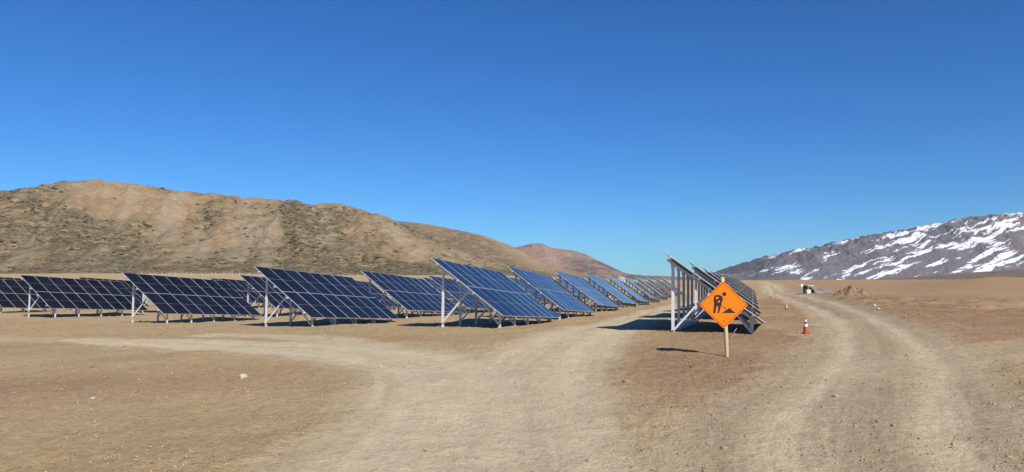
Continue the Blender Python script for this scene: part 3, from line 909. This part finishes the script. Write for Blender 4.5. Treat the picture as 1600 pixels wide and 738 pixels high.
# ------------------------------------------------------------------ rocks, gravel, earth heap
def stone_data(seed, sub=2, flatz=0.7, rough=0.35):
    bm = bmesh.new(); bmesh.ops.create_icosphere(bm, subdivisions=sub, radius=1)
    g = random.Random(seed); ph = [g.uniform(0, 9) for _ in range(6)]
    for v in bm.verts:
        p = v.co
        n = math.sin(p.x * 2.3 + ph[0]) * math.sin(p.y * 2.7 + ph[1]) + 0.6 * math.sin(p.z * 4.1 + p.x * 3 + ph[2]) + g.uniform(-0.25, 0.25)
        v.co = p * (1 + rough * 0.5 * n); v.co.z *= flatz
    me = bpy.data.meshes.new('rock'); bm.to_mesh(me); bm.free(); return me
M['pale_rock'] = worn_mat('pale_rock', (0.52, 0.46, 0.36), (0.36, 0.30, 0.22), 0.9, 0, 6, spec=0.15)
M['white_plastic'] = worn_mat('white_plastic', (0.72, 0.71, 0.68), (0.55, 0.52, 0.46), 0.45, 0, 4)
def rock(px, py, w, hgt, label, seed, dep=0.8):
    x, y = at_ground(px, py)
    me = stone_data(seed); me.materials.append(M['pale_rock'])
    o = bpy.data.objects.new('rock', me); link(o)
    o.scale = (w / 2, w / 2 * dep, hgt / 2 / 0.75); o.location = (x, y, ground_z(x, y) + hgt * 0.28); o.rotation_euler = (0, 0, seed)
    tag(o, label, 'rock'); return o
rock(384, 590, 0.23, 0.15, 'whitish rock lying alone on bare ground left of the tracks', 1)
rock(1299, 618, 0.13, 0.06, 'small pale flat stone lying on the right hand road', 2, 0.5)
rock(1364, 474, 0.22, 0.3, 'upright pale rock beside the road near the earth heap', 3)
rock(1370, 478, 0.36, 0.16, 'flat pale rock lying beside the upright rock', 4)
rock(597, 572, 0.10, 0.06, 'small pale stone at the edge of the left track', 5)
rock(152, 622, 0.12, 0.05, 'flat tan stone half sunk in bare earth', 6, 0.6)

def gravel():
    g = np.random.default_rng(11)
    n = 105000
    # more stones near; positions in plan
    r = 5.0 + 75 * g.random(n) ** 1.7; a = np.radians(g.uniform(-44, 44, n))
    x = r * np.sin(a); y = r * np.cos(a)
    mk, sk, z = fields(x[None], y[None]); mk = mk[0]; z = z[0]; sk = sk[0]
    clump = fbm(x * 0.5, y * 0.5, 400, 3) + 0.6 * fbm(x * 2.1, y * 2.1, 410, 2)
    keep = g.random(n) < np.clip(0.42 + 1.5 * clump - 0.62 * mk + 0.7 * sk, 0.02, 1)
    x, y, z, r = x[keep], y[keep], z[keep], r[keep]; n = len(x)
    s = (0.004 + 0.015 * g.random(n) ** 3.2) * (1 + 0.03 * r)
    big = g.random(n) < 0.005; s = np.where(big, s * 2.2, s)
    V0 = np.array([(1, 0, 0), (0.1, 1, 0.1), (-1, 0.1, 0), (0, -1, 0.05), (0.2, 0.1, 1), (0, 0, -1)], float)
    F0 = np.array([(0, 1, 4), (1, 2, 4), (2, 3, 4), (3, 0, 4), (1, 0, 5), (2, 1, 5), (3, 2, 5), (0, 3, 5)])
    V = V0[None] * (1 + 0.7 * (g.random((n, 6, 3)) - 0.5)) + 0.5 * (g.random((n, 6, 3)) - 0.5)
    V = V * np.stack([s * g.uniform(.8, 1.6, n), s * g.uniform(.7, 1.3, n), s * g.uniform(.5, .95, n)], -1)[:, None]
    rot = g.uniform(0, 6.28, n); c, s_ = np.cos(rot)[:, None], np.sin(rot)[:, None]
    V = np.stack([V[..., 0] * c - V[..., 1] * s_, V[..., 0] * s_ + V[..., 1] * c, V[..., 2]], -1) + np.stack([x, y, z + s * 0.25], -1)[:, None]
    F = (F0[None] + (np.arange(n) * 6)[:, None, None]).reshape(-1, 3); V = V.reshape(-1, 3)
    me = bpy.data.meshes.new('gravel')
    me.vertices.add(len(V)); me.vertices.foreach_set('co', V.astype(np.float32).ravel())
    me.loops.add(len(F) * 3); me.loops.foreach_set('vertex_index', F.astype(np.int32).ravel())
    me.polygons.add(len(F)); me.polygons.foreach_set('loop_start', np.arange(0, len(F) * 3, 3, dtype=np.int32))
    me.update(calc_edges=True)
    m, nt, b = new_mat('gravel')
    tc = node(nt, 'ShaderNodeTexCoord').outputs['Object']
    f = noise(nt, tc, 3.7, 2); f2 = noise(nt, tc, 60, 3)
    cc = mixc(nt, mapr(nt, f, 0.38, 0.62), (0.25, 0.175, 0.10), (0.45, 0.36, 0.235))
    cc = mixc(nt, mapr(nt, f2, 0.55, 0.75, 0, 0.5), cc, (0.22, 0.16, 0.1))
    nt.links.new(cc, b.inputs['Base Color']); b.inputs['Roughness'].default_value = 0.95; b.inputs['Specular IOR Level'].default_value = 0.15
    me.materials.append(m)
    tag(link(bpy.data.objects.new('gravel', me)), 'loose pebbles and clods scattered over the bare earth', 'gravel', kind='stuff')
gravel()

M['heap'] = worn_mat('dug_earth', (0.30, 0.200, 0.115), (0.20, 0.13, 0.075), 0.95, 0, 1.6, 0.4, 0.62, 0.1)
def earth_heap(px, py, w, h, label, seed):
    x0, y0 = at_ground(px, py)
    n = 48
    u = np.linspace(-1, 1, n); X, Y = np.meshgrid(u, u, indexing='ij')
    r = np.hypot(X * (1 + 0.15 * np.sin(3 * Y)), Y)
    Z = h * (np.clip(1 - r, 0, 1) ** 1.1) * (1 + 1.1 * fbm(X * 2.2 + seed, Y * 2.2, 500 + seed, 4)) + 0.35 * h * np.exp(-((X - 0.35) ** 2 + (Y + 0.1) ** 2) / 0.05)
    Z = Z + np.where(r < 1, 0.34 * h * fbm(X * 7, Y * 7, 510 + seed, 3), 0)
    Z = np.where(r < 0.97, np.maximum(Z, -0.02), -0.25)
    XX = x0 + X * w / 2; YY = y0 + Y * w / 2
    gz_ = fields(XX, YY)[2]
    o = grid_mesh('earth_heap', XX, YY, gz_ + Z - 0.03, M['heap'], attrs={'soil': np.stack([X * 0, X * 0 + 1.0, X * 0], -1)}, smooth=False)
    tag(o, label, 'earth heap'); return o
earth_heap(1330, 462, 5.0, 1.05, 'rough heap of dug earth beside the right hand road', 1)

# ------------------------------------------------------------------ building materials at the end of the road
M['white_paint'] = worn_mat('white_board', (0.78, 0.78, 0.76), (0.66, 0.65, 0.62), 0.6, 0, 3)
M['dark_board'] = worn_mat('dark_board', (0.10, 0.097, 0.09), (0.15, 0.145, 0.13), 0.7, 0, 3)
mx, my = at_ground(1276, 458)
gz = ground_z(mx, my)
st = empty('module_stack', (mx + 0.7, my, gz), math.radians(-14))
tag(st, 'low stack of dark unmounted solar modules lying beside the road', 'solar modules')
for i in range(11):
    o = bpy.data.objects.new('solar_module', FM); o.location = (0.25 - 0.10 * i + rnd.uniform(-.05, .05), rnd.uniform(-.05, .05), 0.09 + i * 0.075)
    o.rotation_euler = (0, math.radians(1.2 * i), math.radians(rnd.uniform(-3, 3))); link(o, st); link(bpy.data.objects.new('glass', GM), o)
MB().box(-1.1, 1.1, -0.5, -0.4, -0.1, 0.05).box(-1.1, 1.1, 0.4, 0.5, -0.1, 0.05).build('pallet', [M['wood']], st)
def crate(x, y, w, d, h, label, rz, body='white_paint'):
    e = empty('crate', (x, y, ground_z(x, y) - 0.02), rz); tag(e, label, 'crate')
    b = MB().box(-w/2, w/2, -d/2, d/2, 0.08, h); b.build('box', [M[body]], e)
    k = MB()
    for xx in (-w/2 - 0.003, w/2 - 0.057):
        k.box(xx, xx + 0.06, -d/2 - 0.012, -d/2 - 0.001, 0.1, h - 0.02)
    k.box(-w/2 + 0.058, w/2 - 0.058, -d/2 - 0.012, -d/2 - 0.001, h - 0.09, h - 0.02); k.build('batten', [M['wood']], e)
    MB().box(-w/2, w/2, -d/2, -d/2 + 0.1, 0, 0.079).box(-w/2, w/2, d/2 - 0.1, d/2, 0, 0.079).build('runner', [M['wood']], e)
    MB().box(-w/2 - 0.02, w/2 + 0.02, -d/2 - 0.02, d/2 + 0.02, h + 0.001, h + 0.04).build('lid', [M['white_paint']], e)
    return e
crate(mx - 1.05, my + 0.6, 1.1, 1.1, 1.12, 'tall dark crate with a white lid at the end of the module stack', 0.3, 'dark_board')
crate(mx - 1.75, my - 0.9, 0.6, 0.6, 0.55, 'small white box in front of the tall dark crate', 0.1)
ax, ay = at_ground(1250, 448.5)
crate(ax, ay, 0.9, 0.8, 0.8, 'white crate standing alone beyond the module stack', 0.7)

# loose plastic strip near the sign
x0, y0 = at_ground(1143, 527)
z0 = ground_z(x0, y0)
mb = MB(); P0 = Vector((x0, y0, z0))
pts = [Vector((-0.06, 0, 0.0)), Vector((0.02, 0.02, 0.12)), Vector((0.07, 0.03, 0.24)), Vector((0.15, 0.05, 0.33))]
for a, b in zip(pts[:-1], pts[1:]): mb.bar(a, b + (b - a) * 0.02, 0.035, 0.006, (0, 1, 0.2))
o = mb.build('plastic_strip', [M['white_plastic']]); o.location = P0
tag(o, 'bent white plastic strip sticking out of the ground behind the sign', 'plastic strip')

# ------------------------------------------------------------------ fence and shrubs at the foot of the hill
M['fence_post'] = worn_mat('pale_fence_post', (0.50, 0.45, 0.36), (0.38, 0.33, 0.25), 0.8, 0, 2)
f0 = (px2x(225, 270), 270.0); f1 = (px2x(600, 255), 255.0)
fence = empty('wire_fence', (f0[0], f0[1], ground_z(*f0)))
tag(fence, 'line of pale fence posts at the foot of the broad hill', 'fence')
nf = 30; tops = []
fb = MB().box(-0.07, 0.07, -0.07, 0.07, -0.5, 1.35); fo = fb.build('post', [M['fence_post']]); fme = fo.data; bpy.data.objects.remove(fo)
for i in range(nf):
    k = i / (nf - 1)
    x = f0[0] + (f1[0] - f0[0]) * k + rnd.uniform(-.9, .9); y = f0[1] + (f1[1] - f0[1]) * k + 2.5 * math.sin(k * 5)
    z = ground_z(x, y)
    o = bpy.data.objects.new('post', fme); o.location = Vector((x, y, z)) - fence.location
    o.rotation_euler = (rnd.uniform(-.06, .06), rnd.uniform(-.06, .06), 0); link(o, fence)
    tops.append(Vector((x, y, z)) - fence.location)
for hh in (0.5, 0.9, 1.25):
    mb = MB()
    for a, b in zip(tops[:-1], tops[1:]): mb.bar(a + Vector((0, -0.075, hh)), b + Vector((0, -0.075, hh)), 0.012, 0.012, (0, 1, 0))
    mb.build('wire', [M['galv']], fence)

M['shrub'] = worn_mat('shrub_leaves', (0.105, 0.078, 0.045), (0.15, 0.11, 0.06), 0.95, 0, 2, spec=0.1)
def shrub(px, D, w, h, label, seed):
    x = px2x(px, D); z = ground_z(x, D)
    e = empty('shrub', (x, D, z)); tag(e, label, 'shrub', 'dark shrubs on the flat below the hill')
    g = random.Random(seed)
    vs = []; fs = []
    for i in range(420):
        a = g.uniform(0, 6.283); rr_ = math.sqrt(g.random()); hh = g.random()
        px_ = math.cos(a) * rr_ * w / 2; py_ = math.sin(a) * rr_ * w / 3.2
        pz = hh * h * math.sqrt(max(0, 1 - rr_ * rr_)) * (0.8 + 0.4 * g.random()) + 0.05
        s = g.uniform(0.12, 0.32)
        n = Vector((g.gauss(0, 1), g.gauss(0, 1), g.gauss(0, 1))).normalized(); t = n.orthogonal().normalized(); b = n.cross(t)
        c = Vector((px_, py_, pz)); k = len(vs)
        vs += [c + t * s, c + b * s * 0.6, c - t * s, c - b * s * 0.6]; fs.append((k, k + 1, k + 2, k + 3))
    mesh_obj('foliage', vs, fs, M['shrub'], e)
    mb = MB()
    for i in range(5):
        a = g.uniform(0, 6.28)
        mb.bar((0, 0, -0.1), (math.cos(a) * w * 0.25, math.sin(a) * w * 0.15, h * 0.6), 0.06, 0.06, (0, 1, 0.1))
    mb.build('stem', [M['shrub']], e)
shrub(353, 190, 5.0, 1.3, 'wide dark shrub on the flat below the hill', 1)
shrub(372, 192, 2.4, 1.0, 'small dark shrub beside the wide shrub below the hill', 2)
shrub(305, 215, 3.0, 0.9, 'low dark shrub below the fence line', 3)
shrub(675, 200, 2.8, 0.9, 'low dark shrub behind the second row of panels', 4)
shrub(497, 215, 2.6, 0.8, 'low dark shrub behind the third row of panels', 5)

# ------------------------------------------------------------------ air
def haze():
    m = bpy.data.materials.new('thin_haze'); m.use_nodes = True
    nt = m.node_tree; nt.nodes.clear()
    out = nt.nodes.new('ShaderNodeOutputMaterial'); v = nt.nodes.new('ShaderNodeVolumePrincipled')
    v.inputs['Color'].default_value = (0.80, 0.88, 1.0, 1)
    v.inputs['Density'].default_value = HAZE
    v.inputs['Anisotropy'].default_value = 0.0
    nt.links.new(v.outputs[0], out.inputs['Volume'])
    zlo = float(GZ.min()) - 1.0
    o = MB().box(-15600, 15600, -15600, 15600, zlo, 760).build('haze', [m])
    tag(o, 'thin clear mountain air over the valley', 'haze', kind='stuff')
HAZE = 1.6e-5
haze()
